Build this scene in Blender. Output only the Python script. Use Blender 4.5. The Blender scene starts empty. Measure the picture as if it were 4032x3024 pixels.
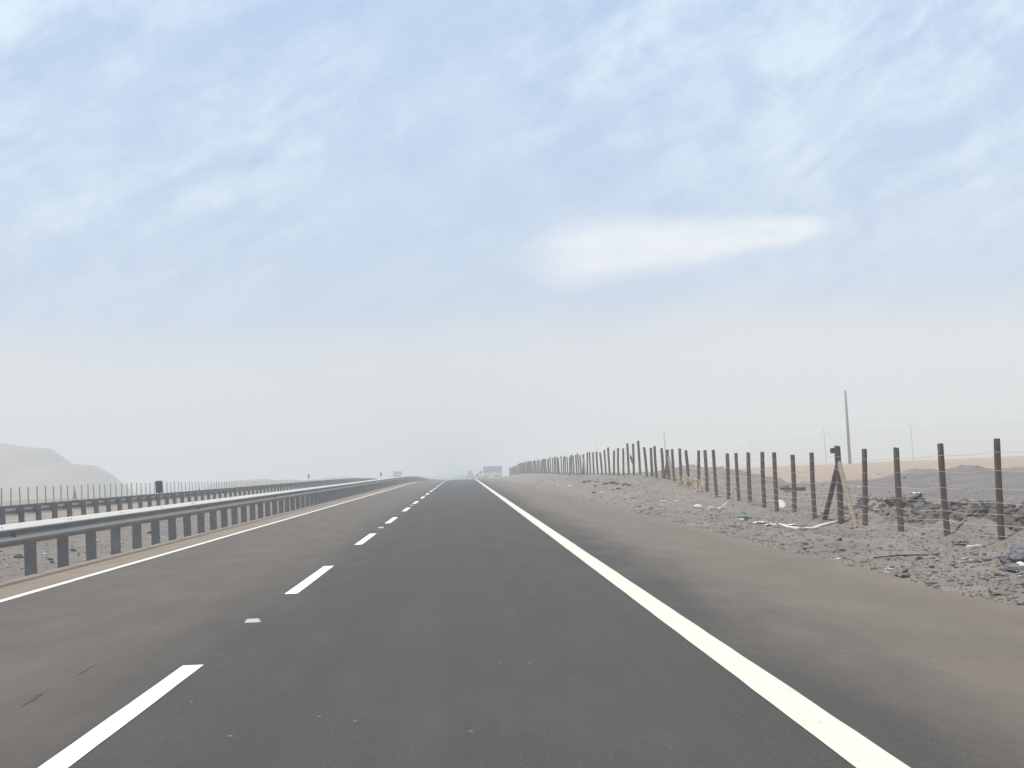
import bpy, math, random
import numpy as np
from mathutils import Vector, Matrix

random.seed(7)
SC = bpy.context.scene
COL = SC.collection
R = math.radians

# ------------------------------------------------------------------ camera
F = 6500.0                 # focal length in photograph pixels (4032 wide)
W0, H0 = 4032.0, 3024.0
CAM_H = 1.27
VP = (1817.0, 1847.0)      # vanishing point of the road
ROLL = R(2.4)
d = Vector(((VP[0]-W0/2)/F, -(VP[1]-H0/2)/F, -1.0)).normalized()      # world +Y in camera axes
u = Vector((-math.sin(ROLL), math.cos(ROLL), 0.0))
u = (u - d*u.dot(d)).normalized()                                      # world +Z in camera axes
r = d.cross(u)                                                         # world +X in camera axes
ROT = Matrix((r, d, u))                                                # camera -> world
cam_data = bpy.data.cameras.new("camera")
cam = bpy.data.objects.new("camera", cam_data)
COL.objects.link(cam)
cam_data.sensor_width = 36.0
cam_data.lens = 36.0*F/W0
cam_data.clip_end = 20000.0
cam_data.clip_start = 0.1
cam.matrix_world = Matrix.Translation((0, 0, CAM_H)) @ ROT.to_4x4()
SC.camera = cam

# ------------------------------------------------------------------ sun and sky
SUN_EL = R(74.0)
SHADOW_DIR = Vector((1.0, 0.12)).normalized()          # ground direction in which shadows fall
sun_to = Vector((-SHADOW_DIR.x*math.cos(SUN_EL), -SHADOW_DIR.y*math.cos(SUN_EL), math.sin(SUN_EL)))
sd = bpy.data.lights.new("sun", 'SUN')
sd.energy = 4.6
sd.angle = R(0.6)
sd.color = (1.0, 0.965, 0.91)
sun = bpy.data.objects.new("sun", sd)
sun.rotation_euler = sun_to.to_track_quat('Z', 'Y').to_euler()
sun.location = (0, 0, 300)
COL.objects.link(sun)

world = bpy.data.worlds.new("World")
SC.world = world
world.use_nodes = True


class NT:
    """small helper around a node tree"""
    def __init__(self, tree):
        self.t = tree
        self.n = tree.nodes
        self.l = tree.links

    def new(self, kind, **kw):
        nd = self.n.new(kind)
        for k, v in kw.items():
            setattr(nd, k, v)
        return nd

    def put(self, sock, val):
        if hasattr(val, "is_output"):
            self.l.new(val, sock)
        elif isinstance(val, (tuple, list)) and len(val) == 3 and sock.type == 'RGBA':
            sock.default_value = (*val, 1.0)
        else:
            sock.default_value = val

    def math(self, op, a, b=None, c=None, clamp=False):
        nd = self.new("ShaderNodeMath", operation=op, use_clamp=clamp)
        self.put(nd.inputs[0], a)
        if b is not None:
            self.put(nd.inputs[1], b)
        if c is not None:
            self.put(nd.inputs[2], c)
        return nd.outputs[0]

    def mix(self, fac, a, b, mode='MIX'):
        nd = self.new("ShaderNodeMix", data_type='RGBA', blend_type=mode)
        nd.clamp_factor = True
        self.put(nd.inputs[0], fac)
        self.put(nd.inputs[6], a)
        self.put(nd.inputs[7], b)
        return nd.outputs[2]

    def ramp(self, val, lo, hi, a=0.0, b=1.0, smooth=True):
        nd = self.new("ShaderNodeMapRange", interpolation_type='SMOOTHSTEP' if smooth else 'LINEAR')
        self.put(nd.inputs[0], val)
        for i, v in enumerate((lo, hi, a, b)):
            self.put(nd.inputs[i+1], v)
        return nd.outputs[0]

    def noise(self, vec, scale, detail=4.0, rough=0.5, dist=0.0):
        nd = self.new("ShaderNodeTexNoise")
        self.put(nd.inputs["Vector"], vec)
        nd.inputs["Scale"].default_value = scale
        nd.inputs["Detail"].default_value = detail
        nd.inputs["Roughness"].default_value = rough
        nd.inputs["Distortion"].default_value = dist
        return nd.outputs["Fac"]

    def mapping(self, vec, loc=(0, 0, 0), rot=(0, 0, 0), scale=(1, 1, 1)):
        nd = self.new("ShaderNodeMapping")
        self.put(nd.inputs[0], vec)
        nd.inputs[1].default_value = loc
        nd.inputs[2].default_value = rot
        nd.inputs[3].default_value = scale
        return nd.outputs[0]

    def sep(self, vec):
        nd = self.new("ShaderNodeSeparateXYZ")
        self.put(nd.inputs[0], vec)
        return nd.outputs

    def comb(self, x, y, z):
        nd = self.new("ShaderNodeCombineXYZ")
        for i, v in enumerate((x, y, z)):
            self.put(nd.inputs[i], v)
        return nd.outputs[0]


def build_world():
    t = NT(world.node_tree)
    t.n.clear()
    out = t.new("ShaderNodeOutputWorld")
    bg = t.new("ShaderNodeBackground")
    bg.inputs[1].default_value = 0.10
    sky = t.new("ShaderNodeTexSky", sky_type='NISHITA')
    sky.sun_disc = False
    sky.sun_elevation = SUN_EL
    sky.sun_rotation = math.atan2(sun_to.x, sun_to.y)
    sky.altitude = 100.0
    sky.air_density = 1.0
    sky.dust_density = 1.2
    sky.ozone_density = 1.6
    dirv = t.new("ShaderNodeTexCoord").outputs["Generated"]
    s = t.sep(dirv)
    # thin cirrus: azimuth / elevation coordinates, streaks slanting up to the right, mottles between
    az = t.math('ARCTAN2', s[0], s[1])
    el = t.math('ARCSINE', s[2])
    p = t.comb(az, el, 0.0)
    warp = t.new("ShaderNodeTexNoise")
    t.put(warp.inputs["Vector"], p)
    warp.inputs["Scale"].default_value = 9.0
    warp.inputs["Detail"].default_value = 3.0
    wv = t.new("ShaderNodeVectorMath", operation='MULTIPLY_ADD')
    t.put(wv.inputs[0], warp.outputs["Color"])
    wv.inputs[1].default_value = (0.05, 0.05, 0.0)
    t.put(wv.inputs[2], p)
    pw = wv.outputs[0]
    fib = t.noise(t.mapping(t.mapping(pw, (0, 0, 0), (0, 0, R(-24))), (3.1, 1.7, 0), (0, 0, 0), (7.5, 34.0, 1)), 1.0, 9.0, 0.58)
    mot = t.noise(t.mapping(t.mapping(pw, (0, 0, 0), (0, 0, R(-38))), (7.7, 2.2, 0), (0, 0, 0), (22.0, 27.0, 1)), 1.0, 10.0, 0.63)
    big = t.noise(t.mapping(t.mapping(p, (0, 0, 0), (0, 0, R(-24))), (1.2, 5.2, 0), (0, 0, 0), (3.5, 8.5, 1)), 1.0, 4.0, 0.5)
    c1 = t.ramp(fib, 0.38, 0.64)
    c2 = t.ramp(mot, 0.38, 0.66)
    cl = t.math('ADD', t.math('MULTIPLY', c1, 0.48), t.math('MULTIPLY', c2, 0.50))
    cl = t.math('MULTIPLY', cl, t.ramp(big, 0.30, 0.62, 0.35, 1.15))
    cl = t.math('ADD', t.math('MULTIPLY', cl, 0.74), 0.14, clamp=True)
    cl = t.math('MULTIPLY', cl, t.ramp(s[2], 0.085, 0.165, 0.45, 1.0))
    # lens-shaped cloud hanging over the plain to the right of the road, blunt on the left and drawn out to the right
    yy = t.math('MAXIMUM', s[1], 0.02)
    a = t.math('DIVIDE', s[0], yy)
    e = t.math('DIVIDE', s[2], yy)
    wob = t.math('MULTIPLY', t.math('SUBTRACT', t.noise(t.comb(a, e, 0.0), 22.0, 5.0, 0.6), 0.5), 0.010)
    sx = t.math('DIVIDE', t.math('SUBTRACT', a, 0.028), 0.215, clamp=True)
    wd = t.math('MULTIPLY', t.ramp(sx, 0.0, 0.20, 0.25, 1.0), t.math('POWER', t.math('SUBTRACT', 1.0, sx), 0.55))
    wd = t.math('ADD', t.math('MULTIPLY', wd, 0.0245), 0.0006)
    ec = t.math('ADD', 0.1235, t.math('MULTIPLY', sx, 0.0170))
    ey = t.math('DIVIDE', t.math('ABSOLUTE', t.math('SUBTRACT', t.math('ADD', e, wob), ec)), wd)
    lens = t.math('MULTIPLY', t.ramp(ey, 1.25, 0.35), t.ramp(s[1], 0.02, 0.2))
    lens = t.math('MULTIPLY', lens, t.math('MULTIPLY', t.ramp(sx, 0.0, 0.26), t.ramp(sx, 1.0, 0.86)))
    lens = t.math('MULTIPLY', lens, t.ramp(t.noise(t.mapping(t.comb(a, e, 0.0), (0, 0, 0), (0, 0, 0), (1, 3.2, 1)), 26.0, 7.0, 0.62), 0.25, 0.6, 0.72, 1.0))
    # pale dust / stratus bank low over the horizon, all the way round
    hn = t.noise(t.mapping(p, (0.3, 0, 0), (0, 0, 0), (4.0, 10.0, 1)), 1.0, 6.0, 0.5)
    hor = t.math('SUBTRACT', s[2], t.math('MULTIPLY', t.math('SUBTRACT', hn, 0.5), 0.055))
    bank = t.ramp(hor, 0.104, 0.058)
    sk = sky.outputs[0]
    # thin veil of high haze evens the blue a little
    colr = t.mix(0.80, sk, (3.9, 5.95, 9.6))
    colr = t.mix(cl, colr, (8.0, 9.5, 10.9))
    colr = t.mix(lens, colr, (9.6, 10.2, 11.0))
    colr = t.mix(t.math('MULTIPLY', bank, 0.85), colr, (8.3, 8.45, 8.5))
    t.put(bg.inputs[0], colr)
    t.l.new(bg.outputs[0], out.inputs[0])


build_world()
SC.view_settings.view_transform = 'Standard'
SC.view_settings.look = 'None'
SC.view_settings.exposure = 0.0
SC.view_settings.gamma = 1.0
SC.view_settings.use_curve_mapping = False
SC.cycles.use_denoising = True
SC.cycles.max_bounces = 8
SC.cycles.diffuse_bounces = 3
SC.cycles.glossy_bounces = 3
SC.cycles.volume_bounces = 2
SC.cycles.transparent_max_bounces = 16

# ------------------------------------------------------------------ pixel rays
def ray(x, y):
    v = ROT @ Vector(((x-W0/2)/F, -(y-H0/2)/F, -1.0))
    return v.normalized()


def at_x(x, y, X):
    """where the ray through a pixel meets the upright plane at lateral position X"""
    v = ray(x, y)
    k = X/v.x
    return Vector((X, v.y*k, CAM_H + v.z*k))


def at_y(x, y, Y):
    v = ray(x, y)
    k = Y/v.y
    return Vector((v.x*k, Y, CAM_H + v.z*k))


# ------------------------------------------------------------------ numpy noise
_rng = np.random.RandomState(11)
_perm = _rng.permutation(512)


def _hash(ix, iy):
    return _perm[(_perm[ix & 511] + iy) & 511] / 511.0


def vnoise(x, y):
    x = np.asarray(x, float); y = np.asarray(y, float)
    ix = np.floor(x).astype(int); iy = np.floor(y).astype(int)
    fx = x-ix; fy = y-iy
    fx = fx*fx*fx*(fx*(fx*6-15)+10); fy = fy*fy*fy*(fy*(fy*6-15)+10)
    a = _hash(ix, iy); b = _hash(ix+1, iy); c = _hash(ix, iy+1); e = _hash(ix+1, iy+1)
    return (a*(1-fx)+b*fx)*(1-fy) + (c*(1-fx)+e*fx)*fy - 0.5


def fbm(x, y, octv=4, gain=0.5):
    s = 0.0; amp = 1.0
    x = np.asarray(x, float); y = np.asarray(y, float)
    for k in range(octv):
        s = s + amp*vnoise(x + 17.3*k, y - 9.1*k)
        x = x*2.03; y = y*2.03; amp *= gain
    return s


def sstep(a, b, x):
    t = np.clip((np.asarray(x, float)-a)/(b-a), 0, 1)
    return t*t*(3-2*t)


# ------------------------------------------------------------------ lie of the land
ROAD_L, ROAD_R = -6.36, 4.30
FENCE_X = 8.6
_PY = [-100, 120, 165, 192, 230, 300, 400, 500, 600, 700, 1000, 1500, 3000, 9000]
_PZ = [0, 0.0, 0.01, -0.01, -0.16, -0.85, -1.65, -2.35, -2.74, -2.85, -2.95, -3.1, -3.4, -3.6]


def road_z(y):
    y = np.asarray(y, float)
    # rounded piecewise profile: average over a window so that the crest is a curve
    s = 0.0
    for o in (-24, -12, 0, 12, 24):
        s = s + np.interp(y+o, _PY, _PZ)
    return s/5.0


# ground height along the right fence (distance, metres above the road), read off the post feet
_FY = [0, 20, 26, 29, 35, 40, 47, 53, 60, 66, 72, 90, 144, 200, 400, 900]
_FZ = [-.30, -.30, -.30, -.33, -.36, -.34, -.25, -.10, .18, .42, .52, .55, .40, .42, .45, .2]


def ground_z(x, y):
    x, y = np.broadcast_arrays(np.asarray(x, float), np.asarray(y, float))
    zr = road_z(y)
    zf = np.interp(y, _FY, _FZ)
    # right of the pavement
    t = sstep(4.3, 8.3, x)
    right = -0.060*(1-t) + zf*t
    near = 1-sstep(120, 260, y)
    right = right + near*sstep(4.20, 5.3, x)*(0.10*fbm(x*0.55, y*0.33, 3) + 0.075*fbm(x*2.1+5, y*1.5, 4, 0.55)
                                          + 0.036*fbm(x*6.0+5, y*5.0, 4, .62))
    # spoil heaps just behind the fence feet
    heap = np.exp(-((x-9.15)/0.42)**2)*(0.10+0.34*np.clip(vnoise(x*0.2+31, y*0.62)+0.22, 0, 1))
    right = right + near*heap*(1-sstep(45, 60, y))
    # trench and ragged bank beyond the fence
    cx = 10.15 + 0.35*vnoise(y*0.17+4, 3.1)
    trench = np.exp(-((x-cx)/0.48)**2)
    right = right - near*trench*0.42*(1-sstep(38, 52, y))
    bank = np.exp(-((x-cx-1.15)/0.55)**2)
    right = right + near*bank*(0.30+0.25*vnoise(y*0.7, 8.2)+0.2*fbm(x*2.5, y*2.5, 3))*(1-sstep(38, 55, y))
    # open plain further right
    pl = sstep(11.0, 15.0, x)
    plain = -0.28 + 0.10*sstep(60, 140, y) + 0.20*fbm(x*0.10+9, y*0.10, 4) + near*0.10*fbm(x*0.9, y*0.9, 4)
    plain = plain + 3.0*sstep(900, 3200, y)*sstep(100, 900, x)
    right = right*(1-pl) + plain*pl
    # grey spoil mounds in front of the sand
    def mound(mx, my, sx, sy, h):
        q = ((x-mx)/sx)**2 + ((y-my)/sy)**2
        return h*np.exp(-q)*(1+0.9*fbm(x*0.9, y*0.7, 5, .62))
    right = right + mound(24.6, 84, 2.6, 4.0, .50) + mound(31, 86, 4.0, 5.0, .30) + mound(20.5, 80, 2.5, 3.0, .14)
    right = right + mound(14.2, 31.5, 1.7, 2.6, .62) + mound(16.2, 33.0, 1.6, 2.4, .6)
    right = right + mound(13.6, 76, 1.6, 4.0, .40) + mound(11.6, 82, 2.2, 6, .30)
    # median and land to the left
    med = -0.22 - 0.10*sstep(-6.2, -8.6, x)*sstep(-13.2, -11.0, x) + near*(0.05*fbm(x*0.8, y*0.6, 4) + 0.02*fbm(x*6, y*6, 3))
    med = med*sstep(-6.35, -7.1, x) - 0.03*(1-sstep(-6.35, -7.1, x))
    ob = sstep(-12.7, -13.4, x)
    left = med*(1-ob) + (-0.03)*ob
    far = sstep(-22.3, -24.0, x)
    left = left*(1-far) + far*(-0.22 + 0.25*fbm(x*0.06, y*0.06, 4) + 0.05*fbm(x*0.7, y*0.7, 3) + 0.5*sstep(-50, -200, x)*fbm(x*0.012, y*0.012, 3))
    z = np.where(x > 4.0, right, np.where(x < ROAD_L+0.02, left, -0.04))
    edge = sstep(4.0, 4.3, x)*(x < 4.6)
    z = z + 0*edge
    return z + zr


def g(x, y):
    return float(ground_z(x, y))


def on_ground(px, py, tmax=700.0):
    """march the ray of a pixel to the ground"""
    v = ray(px, py)
    k = np.arange(6.0, tmax, 0.04)
    zz = CAM_H + v.z*k - ground_z(v.x*k, v.y*k)
    i = np.argmax(zz < 0)
    if not (zz < 0).any():
        i = len(k)-1
    return Vector((v.x*k[i], v.y*k[i], g(v.x*k[i], v.y*k[i])))


# ------------------------------------------------------------------ mesh helpers
def mesh_from(name, verts, faces, mat=None, smooth=False):
    me = bpy.data.meshes.new(name)
    me.from_pydata([tuple(v) for v in verts], [], faces)
    if smooth:
        me.shade_smooth()
    if mat is not None:
        me.materials.append(mat)
    me.update()
    return me


def add(name, me, parent=None, loc=(0, 0, 0), rot=(0, 0, 0), scale=(1, 1, 1)):
    o = bpy.data.objects.new(name, me)
    COL.objects.link(o)
    o.location = loc
    o.rotation_euler = rot
    o.scale = scale
    if parent is not None:
        o.parent = parent
    return o


def empty(name, loc=(0, 0, 0), rz=0.0):
    o = bpy.data.objects.new(name, None)
    COL.objects.link(o)
    o.location = loc
    o.rotation_euler = (0, 0, rz)
    o.empty_display_size = 0.3
    return o


def tag(o, label=None, cat=None, group=None, kind=None):
    if label: o["label"] = label
    if cat: o["category"] = cat
    if group: o["group"] = group
    if kind: o["kind"] = kind
    return o


def grid_mesh(name, X, Y, Z, mat, smooth=True):
    """X,Y,Z arrays of shape (ny,nx)"""
    ny, nx = X.shape
    me = bpy.data.meshes.new(name)
    co = np.stack([X, Y, Z], -1).reshape(-1, 3).astype(np.float32)
    me.vertices.add(len(co))
    me.vertices.foreach_set("co", co.ravel())
    i = np.arange(ny*nx).reshape(ny, nx)
    q = np.stack([i[:-1, :-1], i[:-1, 1:], i[1:, 1:], i[1:, :-1]], -1).reshape(-1, 4)
    me.loops.add(q.size)
    me.loops.foreach_set("vertex_index", q.ravel().astype(np.int32))
    me.polygons.add(len(q))
    me.polygons.foreach_set("loop_start", (np.arange(len(q))*4).astype(np.int32))
    me.polygons.foreach_set("loop_total", np.full(len(q), 4, np.int32))
    me.update(calc_edges=True)
    me.validate()
    if smooth:
        me.shade_smooth()
    me.materials.append(mat)
    return me


class MB:
    """collects boxes, tubes and prisms into one mesh"""
    def __init__(self):
        self.v = []; self.f = []

    def box(self, lo, hi, bev=0.0):
        x0, y0, z0 = lo; x1, y1, z1 = hi
        b = len(self.v)
        if bev <= 0:
            self.v += [(x, y, z) for z in (z0, z1) for y in (y0, y1) for x in (x0, x1)]
            self.f += [tuple(b+i for i in q) for q in ((0, 2, 3, 1), (4, 5, 7, 6), (0, 1, 5, 4), (2, 6, 7, 3), (0, 4, 6, 2), (1, 3, 7, 5))]
            return self
        c = bev
        for z, k in ((z0, c), (z0+c, 0), (z1-c, 0), (z1, c)):
            self.v += [(x0+k+c*(k == 0)*0, y0+k, z), (x1-k, y0+k, z), (x1-k, y1-k, z), (x0+k, y1-k, z)]
        for s in range(3):
            for i in range(4):
                j = (i+1) % 4
                self.f.append((b+s*4+i, b+s*4+j, b+s*4+4+j, b+s*4+4+i))
        self.f += [(b+3, b+2, b+1, b), (b+12, b+13, b+14, b+15)]
        return self

    def tube(self, pts, rad, n=8, cap=True):
        pts = [Vector(p) for p in pts]
        rad = rad if isinstance(rad, (list, tuple)) else [rad]*len(pts)
        b = len(self.v)
        for i, p in enumerate(pts):
            t = (pts[min(i+1, len(pts)-1)] - pts[max(i-1, 0)]).normalized()
            a = Vector((1, 0, 0)) if abs(t.x) < 0.9 else Vector((0, 0, 1))
            s = t.cross(a).normalized(); q = t.cross(s)
            for k in range(n):
                an = 2*math.pi*k/n
                self.v.append(tuple(p + (s*math.cos(an) + q*math.sin(an))*rad[i]))
        for i in range(len(pts)-1):
            for k in range(n):
                j = (k+1) % n
                self.f.append((b+i*n+k, b+i*n+j, b+(i+1)*n+j, b+(i+1)*n+k))
        if cap:
            self.f.append(tuple(b+k for k in range(n))[::-1])
            e = b+(len(pts)-1)*n
            self.f.append(tuple(e+k for k in range(n)))
        return self

    def prism(self, prof, axis_pts):
        """extrude closed profile [(x,z)] along y values"""
        n = len(prof); b = len(self.v)
        for y in axis_pts:
            self.v += [(p[0], y, p[1]) for p in prof]
        for i in range(len(axis_pts)-1):
            for k in range(n):
                j = (k+1) % n
                self.f.append((b+i*n+k, b+i*n+j, b+(i+1)*n+j, b+(i+1)*n+k))
        self.f.append(tuple(b+k for k in range(n))[::-1])
        e = b+(len(axis_pts)-1)*n
        self.f.append(tuple(e+k for k in range(n)))
        return self

    def mesh(self, name, mat, smooth=False):
        return mesh_from(name, self.v, self.f, mat, smooth)


# ------------------------------------------------------------------ materials
def new_mat(name):
    m = bpy.data.materials.new(name)
    m.use_nodes = True
    t = NT(m.node_tree)
    bs = m.node_tree.nodes["Principled BSDF"]
    return m, t, bs


def simple(name, col, rough=0.8, metal=0.0, var=0.18, scale=8.0, bump=0.0, bscale=40.0, dust=0.0, alpha=None):
    m, t, bs = new_mat(name)
    tc = t.new("ShaderNodeTexCoord").outputs["Object"]
    n = t.noise(tc, scale, 6.0, 0.6)
    c = t.mix(t.ramp(n, 0.3, 0.7), tuple(x*(1-var) for x in col), tuple(min(1, x*(1+var)) for x in col))
    if dust > 0:
        n2 = t.noise(tc, scale*0.6, 5.0, 0.6)
        c = t.mix(t.math('MULTIPLY', t.ramp(n2, 0.35, 0.75), dust), c, (0.33, 0.28, 0.235))
    t.put(bs.inputs["Base Color"], c)
    bs.inputs["Roughness"].default_value = rough
    bs.inputs["Metallic"].default_value = metal
    bs.inputs["Specular IOR Level"].default_value = 0.3
    if bump > 0:
        b = t.new("ShaderNodeBump")
        b.inputs["Strength"].default_value = bump
        b.inputs["Distance"].default_value = 0.02
        t.put(b.inputs["Height"], t.noise(tc, bscale, 5.0, 0.6))
        t.l.new(b.outputs[0], bs.inputs["Normal"])
    return m


def asphalt_mat():
    m, t, bs = new_mat("asphalt")
    pos = t.new("ShaderNodeNewGeometry").outputs["Position"]
    s = t.sep(pos)
    x = s[0]
    # dust mask: swept wheel lanes are dark, shoulders and lane edges hold sand
    n1 = t.noise(t.mapping(pos, (0, 0, 0), (0, 0, 0), (0.5, 0.06, 1)), 1.0, 6.0, 0.62, 0.6)
    n2 = t.noise(t.mapping(pos, (4, 2, 0), (0, 0, 0), (1.4, 0.35, 1)), 1.1, 7.0, 0.65)
    xw = t.math('ADD', x, t.math('MULTIPLY', t.math('SUBTRACT', n1, 0.5), 1.0))
    xr = t.math('ADD', xw, t.math('ADD', t.math('MULTIPLY', t.math('SUBTRACT', n2, 0.5), 0.5), t.math('MULTIPLY', t.math('SUBTRACT', t.noise(pos, 11.0, 6.0, 0.7), 0.5), 0.35)))
    sh_r = t.ramp(xr, 1.60, 3.0)
    sh_e = t.ramp(xw, 3.4, 4.5)
    sh_l = t.ramp(xw, -1.2, -3.2)
    inner = t.ramp(x, -5.36, -5.44)
    dust = t.math('MAXIMUM', t.math('MULTIPLY', sh_r, 0.38), t.math('MULTIPLY', sh_l, 0.22))
    dust = t.math('ADD', dust, t.math('MULTIPLY', sh_e, 0.10))
    dust = t.math('MAXIMUM', dust, t.math('MULTIPLY', inner, 0.93))
    dust = t.math('ADD', dust, t.math('MULTIPLY', t.math('SUBTRACT', n2, 0.5), 0.22), clamp=True)
    # wheel tracks slightly darker / polished
    fine = t.noise(pos, 70.0, 5.0, 0.75)
    fine2 = t.noise(pos, 26.0, 3.0, 0.6)
    base = t.mix(t.ramp(fine, 0.30, 0.72), (0.026, 0.0243, 0.0214), (0.082, 0.0738, 0.0632))
    base = t.mix(t.math('MULTIPLY', t.ramp(fine2, 0.52, 0.75), 0.42), base, (0.100, 0.090, 0.079))
    long = t.noise(t.mapping(pos, (0, 0, 0), (0, 0, 0), (3.0, 0.05, 1)), 1.0, 5.0, 0.6)
    base = t.mix(t.math('MULTIPLY', t.ramp(long, 0.40, 0.68), 0.18), base, (0.090, 0.079, 0.069))
    base = t.mix(t.math('MULTIPLY', t.ramp(fine2, 0.45, 0.25), 0.4), base, (0.026, 0.024, 0.022))
    dcol = t.mix(t.ramp(n2, 0.3, 0.7), (0.192, 0.144, 0.102), (0.232, 0.178, 0.130))
    dcol = t.mix(t.math('MULTIPLY', t.ramp(fine, 0.45, 0.30), 0.35), dcol, (0.10, 0.085, 0.07))
    c = t.mix(dust, base, dcol)
    # sparse dark tar / rubber scuffs
    sc = t.noise(t.mapping(pos, (9, 1, 0), (0, 0, 0), (2.2, 0.5, 1)), 1.0, 8.0, 0.7)
    c = t.mix(t.math('MULTIPLY', t.ramp(sc, 0.70, 0.76), 0.35), c, (0.05, 0.048, 0.046))
    # pale grit specks
    v = t.new("ShaderNodeTexVoronoi")
    t.put(v.inputs["Vector"], pos)
    v.inputs["Scale"].default_value = 5.0
    vs = t.sep(v.outputs["Color"])
    speck = t.math('MULTIPLY', t.ramp(v.outputs["Distance"], 0.075, 0.045), t.math('GREATER_THAN', vs[0], 0.93))
    c = t.mix(t.math('MULTIPLY', speck, 0.6), c, (0.42, 0.38, 0.34))
    t.put(bs.inputs["Base Color"], c)
    bs.inputs["Roughness"].default_value = 0.92
    bs.inputs["Specular IOR Level"].default_value = 0.18
    t.put(bs.inputs["Sheen Weight"], t.math('ADD', 0.05, t.math('MULTIPLY', t.math('MINIMUM', dust, 0.5), 0.50)))
    bs.inputs["Sheen Roughness"].default_value = 0.35
    bs.inputs["Sheen Tint"].default_value = (1.0, 0.80, 0.62, 1)
    b = t.new("ShaderNodeBump")
    b.inputs["Strength"].default_value = 0.35
    b.inputs["Distance"].default_value = 0.006
    t.put(b.inputs["Height"], fine)
    t.l.new(b.outputs[0], bs.inputs["Normal"])
    return m


def ground_mat():
    m, t, bs = new_mat("desert_ground")
    pos = t.new("ShaderNodeNewGeometry").outputs["Position"]
    s = t.sep(pos)
    n_big = t.noise(pos, 0.05, 5.0, 0.55)
    n_mid = t.noise(pos, 0.6, 7.0, 0.62)
    n_f = t.noise(pos, 7.0, 8.0, 0.70)
    n_s = t.noise(pos, 30.0, 5.0, 0.65)
    grav = t.mix(t.ramp(n_mid, 0.30, 0.72), (0.172, 0.143, 0.119), (0.235, 0.198, 0.166))
    grav = t.mix(t.math('MULTIPLY', t.ramp(n_f, 0.56, 0.70), 0.45), grav, (0.105, 0.089, 0.078))
    grav = t.mix(t.math('MULTIPLY', t.ramp(n_f, 0.44, 0.30), 0.45), grav, (0.29, 0.245, 0.208))
    grav = t.mix(t.math('MULTIPLY', t.ramp(n_s, 0.60, 0.72), 0.40), grav, (0.31, 0.27, 0.235))
    # grey graded soil patches right of the fence
    grey = t.mix(t.ramp(n_mid, 0.3, 0.7), (0.118, 0.104, 0.096), (0.160, 0.141, 0.128))
    gm = t.math('MULTIPLY', t.ramp(s[0], 11.5, 15.0), t.ramp(t.math('ADD', n_big, t.math('MULTIPLY', n_mid, 0.3)), 0.48, 0.62))
    c = t.mix(t.math('MULTIPLY', gm, 0.8), grav, grey)
    c = t.mix(t.math('MULTIPLY', t.math('MULTIPLY', t.ramp(s[0], -6.3, -6.7), t.ramp(s[0], -14.0, -13.2)), 0.45), c, grey)
    # tan sand of the open desert
    sand = t.mix(t.ramp(n_mid, 0.3, 0.7), (0.285, 0.208, 0.146), (0.335, 0.250, 0.180))
    wig = t.math('MULTIPLY', t.math('SUBTRACT', t.noise(pos, 0.09, 5.0, 0.6), 0.5), 16.0)
    sr = t.math('MULTIPLY', t.ramp(t.math('ADD', s[1], wig), 82.0, 90.0), t.ramp(s[0], 12.0, 15.0))
    sl = t.math('MULTIPLY', t.ramp(t.math('SUBTRACT', t.math('MULTIPLY', s[0], -1.0), t.math('MULTIPLY', wig, 0.5)), 30.0, 70.0), 0.7)
    c = t.mix(t.math('MAXIMUM', sr, sl), c, sand)
    # shade on the face of the trench bank, painted into the soil colour
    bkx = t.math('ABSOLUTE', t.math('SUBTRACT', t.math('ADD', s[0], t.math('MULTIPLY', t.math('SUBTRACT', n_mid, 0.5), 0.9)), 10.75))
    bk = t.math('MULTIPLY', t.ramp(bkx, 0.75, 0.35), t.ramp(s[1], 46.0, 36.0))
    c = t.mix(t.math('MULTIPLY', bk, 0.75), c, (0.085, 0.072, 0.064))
    t.put(bs.inputs["Base Color"], c)
    bs.inputs["Roughness"].default_value = 0.95
    bs.inputs["Specular IOR Level"].default_value = 0.12
    b = t.new("ShaderNodeBump")
    b.inputs["Strength"].default_value = 0.65
    b.inputs["Distance"].default_value = 0.05
    t.put(b.inputs["Height"], t.math('ADD', n_f, t.math('MULTIPLY', n_s, 0.5)))
    t.l.new(b.outputs[0], bs.inputs["Normal"])
    return m


def paint_mat(name, col, wear):
    m, t, bs = new_mat(name)
    pos = t.new("ShaderNodeNewGeometry").outputs["Position"]
    n = t.noise(pos, 3.0, 8.0, 0.7)
    n2 = t.noise(pos, 60.0, 4.0, 0.7)
    c = t.mix(t.math('MULTIPLY', t.ramp(n, 0.35, 0.75), 0.35), col, tuple(a*b for a, b in zip(col, (0.86, 0.82, 0.74))))
    w = t.math('MULTIPLY', t.ramp(t.math('ADD', n2, t.math('MULTIPLY', n, 0.5)), 0.86, 0.98), wear)
    w = t.math('MAXIMUM', w, t.math('MULTIPLY', t.ramp(t.noise(t.mapping(pos, (0, 0, 0), (0, 0, 0), (6, 0.8, 1)), 2.0, 8.0, 0.72), 0.60, 0.72), 0.28))
    c = t.mix(w, c, (0.16, 0.15, 0.14))
    t.put(bs.inputs["Base Color"], c)
    bs.inputs["Roughness"].default_value = 0.7
    return m


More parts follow.
